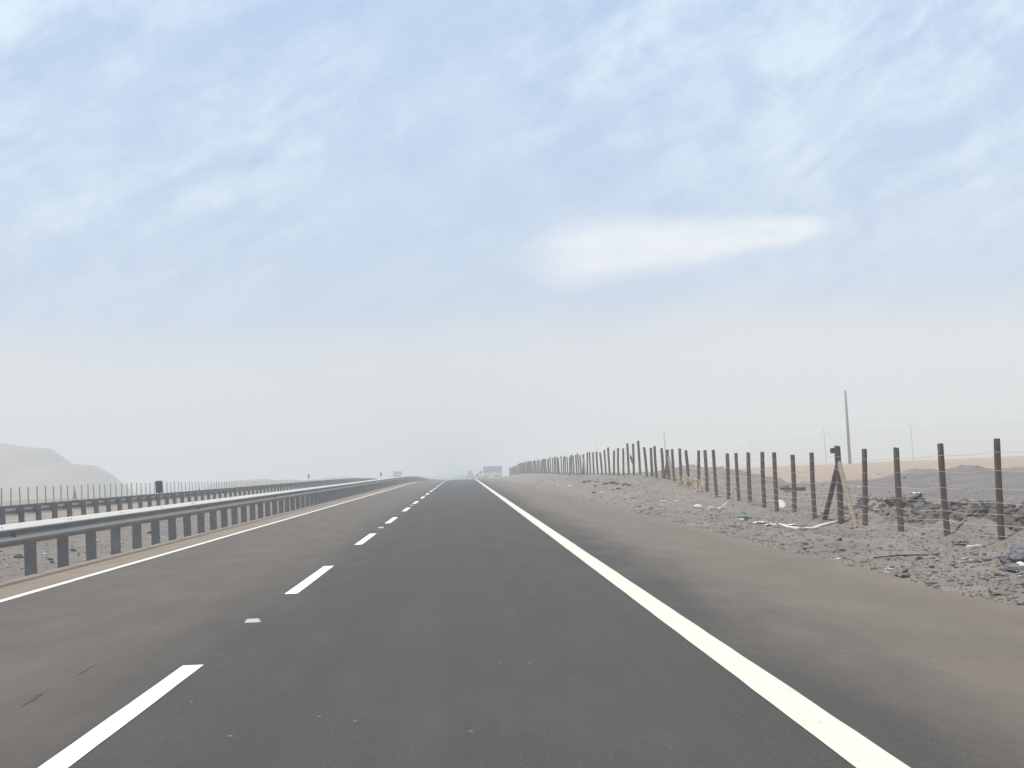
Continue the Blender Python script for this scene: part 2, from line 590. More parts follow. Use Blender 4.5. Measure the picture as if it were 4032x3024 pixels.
def galv_mat(name, col, dust):
    m, t, bs = new_mat(name)
    tc = t.new("ShaderNodeTexCoord").outputs["Object"]
    pos = t.new("ShaderNodeNewGeometry").outputs["Position"]
    n = t.noise(pos, 3.0, 6.0, 0.6)
    n2 = t.noise(t.mapping(pos, (0, 0, 0), (0, 0, 0), (4, 0.6, 10)), 1.5, 6.0, 0.65)
    c = t.mix(t.ramp(n, 0.3, 0.7), tuple(x*0.85 for x in col), tuple(x*1.12 for x in col))
    c = t.mix(t.math('MULTIPLY', t.ramp(n2, 0.45, 0.75), dust), c, (0.34, 0.29, 0.25))
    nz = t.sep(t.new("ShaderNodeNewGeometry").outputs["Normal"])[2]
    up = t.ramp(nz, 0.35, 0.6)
    c = t.mix(t.math('MULTIPLY', up, 0.9), c, (0.70, 0.645, 0.57))  # sunlit top stripe put into the colour: upward faces painted pale cream
    t.put(bs.inputs["Base Color"], c)
    t.put(bs.inputs["Metallic"], t.math('MULTIPLY', t.math('SUBTRACT', 1.0, up), 0.12))
    bs.inputs["Roughness"].default_value = 0.75
    return m


def wood_mat(name, c0, c1):
    m, t, bs = new_mat(name)
    tc = t.new("ShaderNodeTexCoord").outputs["Object"]
    n = t.noise(t.mapping(tc, (0, 0, 0), (0, 0, 0), (1, 1, 0.06)), 45.0, 6.0, 0.65)
    n2 = t.noise(tc, 1.4, 4.0, 0.6)
    c = t.mix(t.ramp(n, 0.3, 0.7), c0, c1)
    c = t.mix(t.math('MULTIPLY', t.ramp(n2, 0.45, 0.75), 0.35), c, (0.20, 0.15, 0.12))
    inf = t.new("ShaderNodeObjectInfo").outputs["Random"]
    c = t.mix(t.math('MULTIPLY', inf, 0.30), c, (0.165, 0.140, 0.122))
    t.put(bs.inputs["Base Color"], c)
    bs.inputs["Roughness"].default_value = 0.9
    bs.inputs["Specular IOR Level"].default_value = 0.15
    b = t.new("ShaderNodeBump")
    b.inputs["Strength"].default_value = 0.6
    b.inputs["Distance"].default_value = 0.01
    t.put(b.inputs["Height"], n)
    t.l.new(b.outputs[0], bs.inputs["Normal"])
    return m


M = {}
M['asphalt'] = asphalt_mat()
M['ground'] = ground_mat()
M['paint_white'] = paint_mat("lane_paint_white", (0.78, 0.78, 0.76), 0.25)
M['paint_cream'] = paint_mat("edge_paint_cream", (0.585, 0.56, 0.455), 0.8)
M['paint_old'] = paint_mat("edge_paint_dusty", (0.66, 0.63, 0.56), 0.45)
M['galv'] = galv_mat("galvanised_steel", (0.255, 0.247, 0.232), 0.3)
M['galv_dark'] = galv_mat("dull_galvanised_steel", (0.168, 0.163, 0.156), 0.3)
M['reflector'] = simple("dusty_reflector", (0.20, 0.15, 0.12), 0.6, var=.2)
M['plate'] = simple("dark_delineator_back", (0.042, 0.047, 0.085), 0.6, var=.15, scale=3, dust=.15)
M['wood'] = wood_mat("weathered_post_wood", (0.092, 0.062, 0.045), (0.175, 0.125, 0.092))
M['wood_pale'] = wood_mat("pale_brace_wood", (0.27, 0.20, 0.145), (0.36, 0.28, 0.21))
M['pole'] = wood_mat("pole_wood", (0.10, 0.078, 0.064), (0.17, 0.135, 0.115))
M['wire'] = simple("fence_wire", (0.50, 0.47, 0.43), 0.55, metal=0.3, var=.2)
M['stone'] = simple("desert_stone", (0.21, 0.18, 0.16), 0.95, var=.35, scale=3.0, bump=.7, bscale=14)
M['clod'] = simple("dark_earth_clod", (0.10, 0.085, 0.075), 0.97, var=.4, scale=4.0, bump=.9, bscale=16)
M['greyrock'] = simple("grey_rock", (0.16, 0.155, 0.155), 0.92, var=.3, scale=5.0, bump=.8, bscale=12)
M['plastic'] = simple("white_plastic", (0.80, 0.78, 0.74), 0.55, var=.10, scale=6, dust=.25)
M['paper'] = simple("dusty_paper", (0.58, 0.54, 0.47), 0.9, var=.15, scale=7, dust=.35)
M['green'] = simple("green_plastic", (0.035, 0.13, 0.075), 0.6, var=.3, scale=9, dust=.1)
M['teal'] = simple("blue_grey_rag", (0.055, 0.068, 0.072), 0.9, var=.35, scale=6, dust=.15)
M['rubber'] = simple("black_rubber", (0.035, 0.032, 0.030), 0.9, var=.3, scale=14, dust=.15)
M['straw'] = simple("dry_stalks", (0.44, 0.345, 0.215), 0.9, var=.3, scale=20)
M['stud'] = simple("road_stud_plastic", (0.42, 0.40, 0.36), 0.6, var=.1)
M['sandhill'] = simple("hill_sand", (0.19, 0.14, 0.10), 0.97, var=.25, scale=0.012, bump=.4, bscale=.05)
M['blue'] = simple("blue_tarpaulin", (0.010, 0.030, 0.26), 0.55, var=.15, scale=.8)
M['beige'] = simple("dusty_beige_paint", (0.42, 0.35, 0.28), 0.7, var=.12, scale=1.0)
M['truckwhite'] = simple("white_vehicle_paint", (0.72, 0.72, 0.71), 0.4, var=.06, scale=1.0)
M['truckgrey'] = simple("grey_vehicle_paint", (0.12, 0.125, 0.13), 0.5, var=.1, scale=1.0)
M['palegrey'] = simple("pale_grey_paint", (0.26, 0.27, 0.28), 0.5, var=.1, scale=1.0)
M['glass'] = simple("dark_vehicle_glass", (0.02, 0.024, 0.028), 0.12, var=.1)
M['tyre'] = simple("tyre_rubber", (0.03, 0.03, 0.03), 0.9, var=.2)
M['lamp_red'] = simple("tail_lamp_red", (0.30, 0.02, 0.02), 0.3, var=.1)

# ------------------------------------------------------------------ ground sheet
def lattice(parts):
    out = [parts[0][0]]
    for a, b, st in parts:
        n = max(1, int(round((b-a)/st)))
        out += list(np.linspace(a, b, n+1)[1:])
    return np.array(out)


def geo(a, b, first, ratio):
    out = []; x = a; st = first
    while x < b:
        x += st; st *= ratio
        out.append(min(x, b))
    return np.array(out)


xs_mid = lattice([(-44, -24, .8), (-24, -14, 1.0), (-14, -6.35, .28), (-6.35, 4.0, 3.4), (4.0, 12.2, .085), (12.2, 18, .2), (18, 42, .5)])
xs = np.concatenate([-geo(44, 4200, 1.2, 1.12)[::-1], xs_mid, geo(42, 4200, .8, 1.10)])
ys_mid = lattice([(-30, 8, 2.0), (8, 42, .085), (42, 75, .17), (75, 120, .5), (120, 220, 1.5)])
ys = np.concatenate([-geo(30, 4200, 4, 1.4)[::-1], ys_mid, geo(220, 4200, 2.5, 1.06)])
GX, GY = np.meshgrid(xs, ys)
GZ = ground_z(GX, GY)
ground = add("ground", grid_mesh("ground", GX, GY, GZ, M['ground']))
tag(ground, kind="structure")

# ------------------------------------------------------------------ carriageways
def strip(name, x0, x1, y0, y1, dz, mat, wob=0.0, ny=None, nx=2, kind="structure", st=2.0, wob_hi=True):
    n = ny or max(2, int((y1-y0)/st)+1)
    yy = np.linspace(y0, y1, n)
    xx = np.linspace(0, 1, nx)
    X = np.zeros((n, nx)); Y = np.repeat(yy[:, None], nx, 1)
    jl = wob*fbm(yy*2.3, yy*0+3.3, 3); jr = wob*fbm(yy*2.1, yy*0+8.8, 3)
    for i, a in enumerate(xx):
        X[:, i] = (x0+jl)*(1-a) + (x1+jr)*a
    Z = road_z(Y) + dz
    o = add(name, grid_mesh(name, X, Y, Z, mat, smooth=True))
    if kind:
        tag(o, kind=kind)
    return o


road_y = np.concatenate([lattice([(-60, 6, 6), (6, 60, .5), (60, 260, 2.5)]), geo(260, 3000, 4, 1.08)])
def road_sheet(name, x0, x1, edge_wob):
    n = len(road_y)
    xx = np.linspace(x0, x1, 9)
    X = np.repeat(xx[None, :], n, 0); Y = np.repeat(road_y[:, None], 9, 1)
    X = X.copy()
    X[:, -1] += edge_wob*fbm(road_y*0.6, road_y*0+1.0, 4)
    return add(name, grid_mesh(name, X, Y, road_z(Y), M['asphalt']))


tag(road_sheet("road", ROAD_L, ROAD_R, 0.10), kind="structure")
tag(road_sheet("opposite_road", -22.2, -13.6, 0.0), kind="structure")

# painted lines (their x positions follow from the pixels of the lines)
LX_R, LX_L, DASH_X = 1.63, -5.29, -1.90
tag(strip("edge_line", LX_R-0.095, LX_R+0.11, -30, 700, 0.004, M['paint_cream'], wob=0.006, st=.5),
    kind="structure")
tag(strip("edge_line", LX_L-0.065, LX_L+0.065, -30, 700, 0.004, M['paint_old'], wob=0.008, st=.5),
    kind="structure")
tag(strip("edge_line", -14.3, -14.18, 20, 600, 0.004, M['paint_old'], wob=0.006, st=2), kind="structure")
tag(strip("edge_line", -21.5, -21.38, 20, 600, 0.004, M['paint_old'], wob=0.006, st=2), kind="structure")
FAR1 = CAM_H*ray(756, 2621).y/-ray(756, 2621).z
CYC, DLEN = 11.65, 5.15
k = -2
while FAR1 + k*CYC < 560:
    y1 = FAR1 + k*CYC
    strip("lane_dash", DASH_X-0.072, DASH_X+0.072, y1-DLEN, y1, 0.004, M['paint_white'], wob=0.004, ny=12)
    k += 1
for k in range(0, 14):
    strip("lane_dash", -17.96, -17.84, 30+k*CYC, 30+k*CYC+DLEN, 0.004, M['paint_old'], ny=3)

# road studs half-way along every second gap
stud = MB()
stud.v = [(-.06, -.055, 0), (.06, -.055, 0), (.06, .055, 0), (-.06, .055, 0), (-.045, -.025, .022), (.045, -.025, .022), (.045, .025, .022), (-.045, .025, .022)]
stud.f = [(0, 1, 5, 4), (1, 2, 6, 5), (2, 3, 7, 6), (3, 0, 4, 7), (4, 5, 6, 7)]
stud_me = stud.mesh("road_stud", M['stud'])
for k in range(0, 5):
    y = FAR1 + (CYC-DLEN)/2 + 2*k*CYC
    o = add("road_stud", stud_me, None, (DASH_X, y, float(road_z(y))+.001), scale=(1.15, 1, 1.2))
    tag(o, "small pale road stud set between the white lane dashes", "road stud", "road studs along the lane line")

# ------------------------------------------------------------------ guard rails
PROF = [(0.000, .155), (.008, .152), (.077, .090), (.083, .080), (.083, .066), (.076, .054), (.008, .018), (.004, .008),
        (.004, -.008), (.008, -.018), (.076, -.054), (.083, -.066), (.083, -.085), (.076, -.098), (.010, -.150), (.000, -.155)]
CLOSED = PROF + [(a-.005, b) for a, b in PROF[::-1]]


def rail_section(L):
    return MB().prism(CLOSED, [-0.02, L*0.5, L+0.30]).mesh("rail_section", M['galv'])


def guard_rail(X, y0, y_parts, y_far, mirror, label, off, mat_face):
    """posts every 2 m, 4 m beam sections; mirror=True: beam on the far side of the posts"""
    root = empty("guard_rail", (X, y0, float(road_z(y0))))
    tag(root, label, "guard rail", "guard rails along the median")
    sgn = -1.0 if mirror else 1.0
    sec = rail_section(4.0)
    post = MB()
    pw = 0.165
    px0, px1 = (-pw, 0.0) if not mirror else (0.0, pw)
    # C-channel post: web and two flanges, with a bevelled top
    post.box((px0, -0.004, -0.6), (px1, 0.003, 0.76))
    post.box((px0, 0.003, -0.6), (px0+.006, 0.062, 0.76))
    post.box((px1-.006, 0.003, -0.6), (px1, 0.062, 0.76))
    post.box((px0, 0.062, -0.6), (px0+.03, 0.068, 0.76))
    post.box((px1-.03, 0.062, -0.6), (px1, 0.068, 0.76))
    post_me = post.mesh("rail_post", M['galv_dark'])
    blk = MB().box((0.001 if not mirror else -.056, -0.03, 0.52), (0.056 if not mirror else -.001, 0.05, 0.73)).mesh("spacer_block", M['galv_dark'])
    bolt = MB().tube([(0, 0, 0), (0.012, 0, 0)], [.013, .010], 6).mesh("splice_bolt", M['galv_dark'])
    refl = MB()
    refl.v = [(0, -.05, -.04), (0, .05, -.04), (0, .05, .04), (0, -.05, .04), (.055, -.008, -.03), (.055, .008, -.03), (.055, .008, .03), (.055, -.008, .03)]
    refl.f = [(0, 1, 5, 4), (1, 2, 6, 5), (2, 3, 7, 6), (3, 0, 4, 7), (4, 5, 6, 7)]
    refl_me = refl.mesh("reflector", M['reflector'])
    rz0 = root.location.z
    y = y0; i = 0
    fx = (0.060 if not mirror else -0.060)
    while y < y_parts:
        z0 = float(road_z(y))-rz0; z1 = float(road_z(y+4))-rz0
        s = add("rail_section", sec, root, (fx+0.0035*(i % 2)*sgn, y-y0, z0+0.628), (math.atan2(z1-z0, 4.0), 0, 0), (sgn, 1, 1))
        if i < 9 and not mirror:
            for dy in (.06, .24):
                add("splice_bolt", bolt, s, (.046, dy, .124), (0, R(-38), 0))
        if i % 4 == off and not mirror:
            add("reflector", refl_me, s, (.010, .9, 0))
        y += 4; i += 1
    y = y0 + 0.4; j = 0
    while y < y_parts:
        p = add("rail_post", post_me, root, (0, y-y0, float(road_z(y))-rz0), (0, R(random.uniform(-.8, .8)), R(random.uniform(-3, 3))))
        if j < 60:
            add("spacer_block", blk, p)
        y += 2; j += 1
    # the rest is too far off to be told apart
    prof_far = MB()
    ys_ = list(np.arange(y_parts, y_far+.1, 8.0))
    b = 0
    n = len(CLOSED)
    for yv in ys_:
        zz = float(road_z(yv))-rz0+.628
        prof_far.v += [(fx+sgn*a, yv-y0, zz+c) for a, c in CLOSED]
    for i in range(len(ys_)-1):
        for q in range(n):
            j = (q+1) % n
            prof_far.f.append((i*n+q, i*n+j, (i+1)*n+j, (i+1)*n+q))
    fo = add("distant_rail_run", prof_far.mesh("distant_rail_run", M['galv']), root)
    fo["kind"] = "stuff"
    pf = MB()
    yv = y
    while yv < y_far:
        zz = float(road_z(yv))-rz0
        pf.box((px0, yv-y0, zz-.5), (px1, yv-y0+.06, zz+.76))
        yv += 2
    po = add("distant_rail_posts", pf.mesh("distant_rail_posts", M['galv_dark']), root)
    po["kind"] = "stuff"
    return root


guard_rail(-6.34, 10.3, 206.0, 640.0, False, "guard rail with sunlight painted into its bright beam edge beside the inner line of the lanes", 3, 'galv')
guard_rail(-13.05, 34.6, 210.0, 600.0, True, "steel guard rail across the stony median, its posts turned towards the near carriageway", 1, 'galv_dark')

# delineator plates on posts
plate_me = MB().box((-.14, -.012, .98), (.14, .012, 1.48), .006).mesh("plate", M['plate'])
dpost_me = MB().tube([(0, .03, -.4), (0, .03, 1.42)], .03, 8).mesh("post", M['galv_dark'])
for (px_, py_, X, lab) in ((627, 1893, -12.45, "dark upright delineator plate on a post close behind the median rail"),
                           (1216, 1868, -22.6, "delineator plate on a post at the outer edge of the opposite carriageway"),
                           (1500, 1860, -12.45, "delineator plate on a post in the median, half way to the crest"),
                           (1633, 1858, -12.45, "delineator plate on a post in the median beyond the crest"),
                           (1460, 1866, -22.6, "faint delineator plate on a post by the oncoming truck")):
    p = at_x(px_, py_, X)
    gz = g(X, p.y)
    o = empty("delineator_post", (X, p.y, gz))
    o.rotation_euler = (0, R(-.8), R(random.uniform(-6, 6)))
    hh = max(1.30, min(1.95, p.z-gz))
    add("plate", plate_me, o, (0, 0, hh-1.48))
    add("post", dpost_me, o, (0, 0, hh-1.48), (0, 0, 0))
    tag(o, lab, "delineator", "delineators along the highway")

# ------------------------------------------------------------------ fences
def post_mesh(seed, h=1.9, rad=.058):
    rr = random.Random(seed)
    n = 9; b = MB()
    lv = [-.35, 0, .3, .6, .9, 1.2, 1.45, h-.35]
    bend = rr.uniform(-.018, .018)
    for i, z in enumerate(lv):
        for k_ in range(n):
            an = 2*math.pi*k_/n
            q = rad*(1.06-.09*i/len(lv))*(1+.06*math.sin(3*an+seed)+rr.uniform(-.05, .05))
            b.v.append((q*math.cos(an)+bend*math.sin(z*2.1), q*math.sin(an), z + (rr.uniform(-.012, .012) if i == len(lv)-1 else 0)))
    for i in range(len(lv)-1):
        for k_ in range(n):
            j = (k_+1) % n
            b.f.append((i*n+k_, i*n+j, (i+1)*n+j, (i+1)*n+k_))
    b.f.append(tuple((len(lv)-1)*n+k_ for k_ in range(n)))
    return b.mesh("fence_post", M['wood'], smooth=False)


POSTS = [post_mesh(s) for s in range(7)]         # visible height 1.55 m

# feet and heads of the near posts (photograph pixels), all standing on one straight fence line
NEAR = [((3916, 1729), (3945, 2152)), ((3701, 1748), (3732, 2120)), ((3533, 1763), (3550, 2100)), ((3402, 1769), (3405, 2084)),
        ((3291, 1757), (3311, 2052)), ((3194, 1783), (3208, 2037)), ((3124, 1791), (3129, 2027)), ((3048, 1782), (3060, 2012)),
        ((3000, 1780), (3011, 2004)), ((2945, 1782), (2955, 1988)), ((2903, 1784), (2910, 1979)), ((2861, 1786), (2869, 1969)),
        ((2821, 1771), (2822, 1951)), ((2773, 1773), (2785, 1948)), ((2739, 1775), (2752, 1926)), ((2712, 1773), (2713, 1915)),
        ((2682, 1766), (2683, 1917)), ((2654, 1768), (2656, 1906)), ((2629, 1771), (2635, 1901)), ((2605, 1765), (2612, 1888)),
        ((2585, 1757), (2587, 1888)), ((2564, 1764), (2569, 1887)), ((2549, 1761), (2548, 1885))]
STRAINERS = (4, 18, 36, 56)
fence = empty("wire_fence", (FENCE_X, 20, g(FENCE_X, 20)))
tag(fence, "wire fence of rough brown wooden posts on the littered gravel verge", "fence")
base_f = Vector(fence.location)
line = []
tops = []
last_y = None
for top, foot in NEAR:
    f_ = at_x(foot[0], foot[1], FENCE_X)
    t_ = at_y(top[0], top[1], f_.y)
    line.append((f_.x, f_.y, f_.z, t_.x, t_.z))
y = line[-1][1]
rr_ = random.Random(5)
line0 = []
yb = line[0][1] - 2.9
while yb > 12:
    z_ = g(FENCE_X, yb)
    line0.append((FENCE_X, yb, z_, FENCE_X-.07, z_+1.65)); yb -= 2.9
line = line0[::-1] + line
n_before = len(line0)
while y < 296:
    y += 2.75 + rr_.uniform(-.35, .35)
    z_ = g(FENCE_X, y)
    line.append((FENCE_X, y, z_-.02, FENCE_X+rr_.uniform(-.07, .05), z_+1.52+rr_.uniform(-.10, .12)))
for i, (fx, fy, fz, tx, tz) in enumerate(line):
    gz = g(fx, fy)
    zb = min(fz, gz) if i >= n_before else gz
    v = Vector((tx-fx, 0, tz-zb))
    tilt_y = math.atan2(v.x, v.z)
    if i >= n_before and i < n_before+len(NEAR):
        tilt_y = max(-.10, min(.06, tilt_y))
    big = (i-n_before) in STRAINERS
    o = add("fence_post", POSTS[(i*3) % 7], fence, Vector((fx, fy, zb))-base_f, (R(rr_.uniform(-1.5, 1.5)), tilt_y, rr_.uniform(0, 6)),
            (1.22 if big else rr_.uniform(.90, 1.06),)*2 + (v.length/1.55,))
    if big:
        H = v.length
        for s_, mt in ((1, 'wood'), (-1, 'wood_pale')):
            L = 1.95 if s_ > 0 else 1.40
            zg = g(fx, fy+s_*L)
            b = MB().tube([(0.02, s_*L*1.03, zg-zb-.12), (0.02, s_*L*.5, (zg-zb-.12+H*.79)/2), (0.02, s_*.05, H*.79)], [.062, .06, .055], 9)
            br = add("brace", b.mesh("brace", M[mt]), fence, Vector((fx, fy, zb))-base_f)
        if i-n_before == 4:
            cap = MB().box((-.15, -.05, H-.16), (-.06, .05, H-.035), .01).mesh("nailed_block", M['wood'])
            add("nailed_block", cap, fence, Vector((fx, fy, zb))-base_f)
# wire strands run on the road side of the posts
for fr in (.88, .71, .54, .41, .30, .20, .10):
    mb = MB()
    pts = []
    for i, (fx, fy, fz, tx, tz) in enumerate(line):
        if fy > 140:
            break
        gz = g(fx, fy); zb = min(fz, gz) if i >= n_before else gz
        pts.append(Vector((fx+(tx-fx)*fr-.064, fy, zb+(tz-zb)*fr)))
        if i+1 < len(line):
            nx_ = line[i+1]
            gz2 = g(nx_[0], nx_[1]); zb2 = min(nx_[2], gz2) if i+1 >= n_before else gz2
            pts.append(Vector(((fx+nx_[0])/2-.064, (fy+nx_[1])/2, ((zb+(tz-zb)*fr)+(zb2+(nx_[4]-zb2)*fr))/2-.02-rr_.uniform(0, .02))))
    mb.tube([p-base_f for p in pts], .0032, 4)
    add("wire", mb.mesh("wire", M['wire']), fence)
# fence on the far side of the opposite carriageway
LFX = -40.0
lf = empty("wire_fence", (LFX, 140, g(LFX, 140)))
tag(lf, "hazy post and wire fence beyond the opposite carriageway, under the hill", "fence")
bl = Vector(lf.location)
y = 133.0; i = 0
lfp = []
while y < 460:
    z_ = g(LFX, y)
    tz = 1.43 - 0.0004*y + rr_.uniform(-.06, .06) + float(road_z(y))*.6
    lfp.append((y, z_, max(1.25, tz-z_)))
    o = add("fence_post", POSTS[i % 7], lf, Vector((LFX, y, z_))-bl, (R(rr_.uniform(-2, 2)), R(rr_.uniform(-2.5, 1.2)), rr_.uniform(0, 6)), (1.0, 1.0, max(1.25, tz-z_)/1.55))
    if i in (13, 40):
        for s_ in (1, -1):
            b = MB().tube([(0, s_*1.0, -.1), (0, s_*.06, 1.15)], .06, 7)
            add("brace", b.mesh("brace", M['wood']), lf, Vector((LFX, y, z_))-bl)
    y += 3.0+rr_.uniform(-.2, .2); i += 1
for fr in (.9, .6, .3):
    mb = MB()
    mb.tube([Vector((LFX+.06, a, b_+c*fr))-bl for a, b_, c in lfp[:60]], .003, 3)
    add("wire", mb.mesh("wire", M['wire']), lf)

# ------------------------------------------------------------------ poles
def pole(px_t, px_b, X, label, group, arms, radius=.16):
    Y = at_x(px_b[0], px_b[1], X).y
    gz = g(X, Y)
    top = at_y(px_t[0], px_t[1], Y)
    o = empty("utility_pole", (X, Y, gz))
    tag(o, label, "utility pole", group)
    H = top.z-gz
    lean = max(-.03, min(.03, (top.x-X)/H))
    add("shaft", MB().tube([(0, 0, -1), (lean*H*.5, 0, H*.5), (lean*H, 0, H)], [radius*1.2, radius, radius*.72], 10).mesh("shaft", M['pole'], smooth=True), o)
    if arms == 'T':
        add("crossarm", MB().box((-2.2, -.07, H-1.75), (2.2, .07, H-1.58), .02).mesh("crossarm", M['pole']), o, (lean*H, 0, 0))
        for q in (-2.0, -1.0, 1.0, 2.0):
            add("insulator", MB().tube([(q, 0, H-1.58), (q, 0, H-1.5), (q, 0, H-1.3)], [.03, .09, .05], 8).mesh("insulator", M['galv_dark']), o, (lean*H, 0, 0))
        add("insulator", MB().tube([(0, 0, H), (0, 0, H+.1), (0, 0, H+.4)], [.05, .12, .05], 8).mesh("insulator", M['galv_dark']), o, (lean*H, 0, 0))
    elif arms == 'Y':
        for s_ in (-1, 1):
            add("crossarm", MB().tube([(0, 0, H-1.0), (s_*.9, 0, H-.25), (s_*1.3, 0, H-.1)], [.09, .09, .08], 6).mesh("crossarm", M['pole']), o, (lean*H, 0, 0))
            add("insulator", MB().tube([(s_*1.25, 0, H-.05), (s_*1.25, 0, H+.1), (s_*1.25, 0, H+.3)], [.05, .14, .05], 8).mesh("insulator", M['galv_dark']), o, (lean*H, 0, 0))
    elif arms == 'plain':
        add("bracket", MB().box((-.05, -.3, H-.35), (.05, .3, H-.22), .01).mesh("bracket", M['galv_dark']), o, (lean*H, 0, 0))
    return o


pole((3328, 1537), (3347, 1817), 54.0, "tall bare wooden pole on the sand, larger than the other poles", "bare poles along the plain", 'plain', .19)
pole((2614, 1699), (2625, 1847), 54.0, "bare wooden pole rising behind the fence near a braced post", "bare poles along the plain", 'plain', .17)
pole((2350, 1746), (2356, 1846), 54.0, "thin faint bare pole above the hazy stretch of fence", "bare poles along the plain", 'plain', .16)
pole((2201, 1772), (2203, 1845), 54.0, "very faint bare pole where the fence drops over the crest", "bare poles along the plain", 'plain', .16)
pole((3240, 1690), (3254, 1820), 132.0, "hazy power pole with a wide crossarm left of the tall bare pole", "power poles in the haze", 'T', .17)
pole((3583, 1673), (3597, 1807), 160.0, "hazy power pole with a small forked head on the sand plain", "power poles in the haze", 'Y', .17)
pole((2953, 1723), (2960, 1815), 152.0, "most distant power pole, its crossarm nearly lost in the dust", "power poles in the haze", 'T', .17)

# ------------------------------------------------------------------ hills
def hill(name, prof, D, depth, label, base, back=1.0, rough=1.0):
    """ridge whose skyline is given as pixel points; a solid heightfield with real depth, D metres away"""
    pts = [at_y(a, b, D) for a, b in prof]
    X = np.array([p.x for p in pts]); Z = np.array([p.z for p in pts])
    xs_ = np.linspace(X.min(), X.max(), 420)
    hz = np.interp(xs_, X, Z)
    ker = np.array([1, 2, 1])/4.0
    hz[1:-1] = np.convolve(hz, ker, 'valid')
    vs = np.linspace(-1, 1, 61)
    XX, VV = np.meshgrid(xs_, vs)
    f = np.where(VV < 0, sstep(-1, -0.05, VV), 1-sstep(0.05, 1, VV)*1.0)
    YY = D + np.where(VV < 0, VV*depth, VV*depth*back)
    n = fbm(XX*0.02, YY*0.02, 5, .55)
    gul = np.abs(fbm(XX*0.035+4, YY*0.006, 3))
    ZZ = base + (hz[None, :]-base)*f + (n*4.0*rough - gul*6.0*rough)*np.clip(1-np.abs(VV)*.9, 0, 1)*np.clip(np.abs(VV)*5, 0, 1)*np.clip((hz[None, :]-base)/20, 0, 1)
    o = add(name, grid_mesh(name, XX, YY, ZZ, M['sandhill']))
    tag(o, kind="structure")
    return o


hill("hill", [(-2600, 1790), (-1700, 1700), (-900, 1742), (-300, 1735), (0, 1746), (25, 1746), (65, 1754), (140, 1763), (196, 1765), (207, 1775),
              (240, 1798), (275, 1826), (372, 1832), (420, 1860), (465, 1897), (490, 1925), (505, 1960)], 620, 200, "", -6, back=.25, rough=.45)
hill("hill", [(2300, 1850), (2700, 1795), (3000, 1735), (3300, 1700), (3700, 1672), (4100, 1650), (4700, 1600), (5600, 1600), (6500, 1680), (7200, 1760)], 1500, 330, "", -6, rough=.4)
hill("hill", [(850, 1905), (930, 1893), (1000, 1888), (1040, 1884), (1075, 1890), (1140, 1888), (1200, 1893), (1300, 1880), (1370, 1877), (1420, 1884), (1480, 1890)], 620, 60, "", -4, rough=.3)

# ------------------------------------------------------------------ vehicles in the haze
def wheel_mesh(rw=.5, w=.28):
    return MB().tube([(-w/2, 0, 0), (-w/2+.04, 0, 0), (w/2-.04, 0, 0), (w/2, 0, 0)], [rw*.9, rw, rw, rw*.9], 16).mesh("wheel", M['tyre'])


def hub_mesh(rw=.28, w=.30):
    return MB().tube([(-w/2, 0, 0), (w/2, 0, 0)], rw, 10).mesh("hub", M['palegrey'])


def put_wheels(root, spots, rw, w=.28):
    wm, hm = wheel_mesh(rw, w), hub_mesh(rw*.55, w+.02)
    for (x_, y_) in spots:
        wh = add("wheel", wm, root, (x_, y_, rw))
        add("hub", hm, wh)


def box_truck(loc, rz, label, body, lower, cabmat, tilt=0.0):
    """forward is +Y in its own axes"""
    o = empty("truck", loc, rz)
    tag(o, label, "truck")
    add("chassis", MB().box((-.45, -4.2, .75), (.45, 3.4, .98), .03).mesh("chassis", M['truckgrey']), o)
    add("cargo_bed", MB().box((-1.24, -4.3, 1.0), (1.24, 1.6, 1.95), .03).mesh("cargo_bed", M[lower]), o)
    add("tarpaulin", MB().box((-1.27, -4.33, 1.95), (1.27, 1.65, 3.92), .09).mesh("tarpaulin", M[body]), o)
    c = MB()
    prof = [(1.75, .75), (3.55, .75), (3.62, 1.55), (3.25, 2.65), (2.0, 2.75), (1.75, 2.7)]
    b0 = len(c.v)
    for sx in (-1.15, 1.15):
        c.v += [(sx, a, z) for a, z in prof]
    n = len(prof)
    c.f = [tuple(range(n)), tuple(range(2*n-1, n-1, -1))] + [(i, n+i, n+(i+1) % n, (i+1) % n) for i in range(n)]
    cab = add("cab", c.mesh("cab", M[cabmat]), o)
    w_ = MB()
    w_.v = [(-1.0, 3.60, 1.66), (1.0, 3.60, 1.66), (.95, 3.30, 2.54), (-.95, 3.30, 2.54), (-1.0, 3.625, 1.67), (1.0, 3.625, 1.67), (.95, 3.325, 2.55), (-.95, 3.325, 2.55)]
    w_.f = [(0, 3, 2, 1), (4, 5, 6, 7), (0, 1, 5, 4), (1, 2, 6, 5), (2, 3, 7, 6), (3, 0, 4, 7)]
    add("windscreen", w_.mesh("windscreen", M['glass']), cab)
    for sx in (-1, 1):
        add("side_window", MB().box((sx*1.152-.012, 2.2, 1.65), (sx*1.152+.012, 3.1, 2.4), .004).mesh("side_window", M['glass']), cab)
        add("mirror", MB().box((sx*1.36-.09, 3.35, 1.75), (sx*1.36+.09, 3.42, 2.3), .02).mesh("mirror", M['truckgrey']), cab)
        add("headlight", MB().box((sx*.85-.18, 3.58, .95), (sx*.85+.18, 3.65, 1.15), .02).mesh("headlight", M['truckwhite']), cab)
    add("bumper", MB().box((-1.18, 3.55, .42), (1.18, 3.75, .76), .04).mesh("bumper", M['truckgrey']), o)
    add("mudflap", MB().box((-1.2, -4.1, .3), (-.7, -4.07, 1.0)).mesh("mudflap", M['rubber']), o)
    add("mudflap", MB().box((.7, -4.1, .3), (1.2, -4.07, 1.0)).mesh("mudflap", M['rubber']), o)
    put_wheels(o, [(-1.02, 2.7), (1.02, 2.7), (-1.02, -2.2), (1.02, -2.2), (-1.02, -3.3), (1.02, -3.3)], .5)
    return o


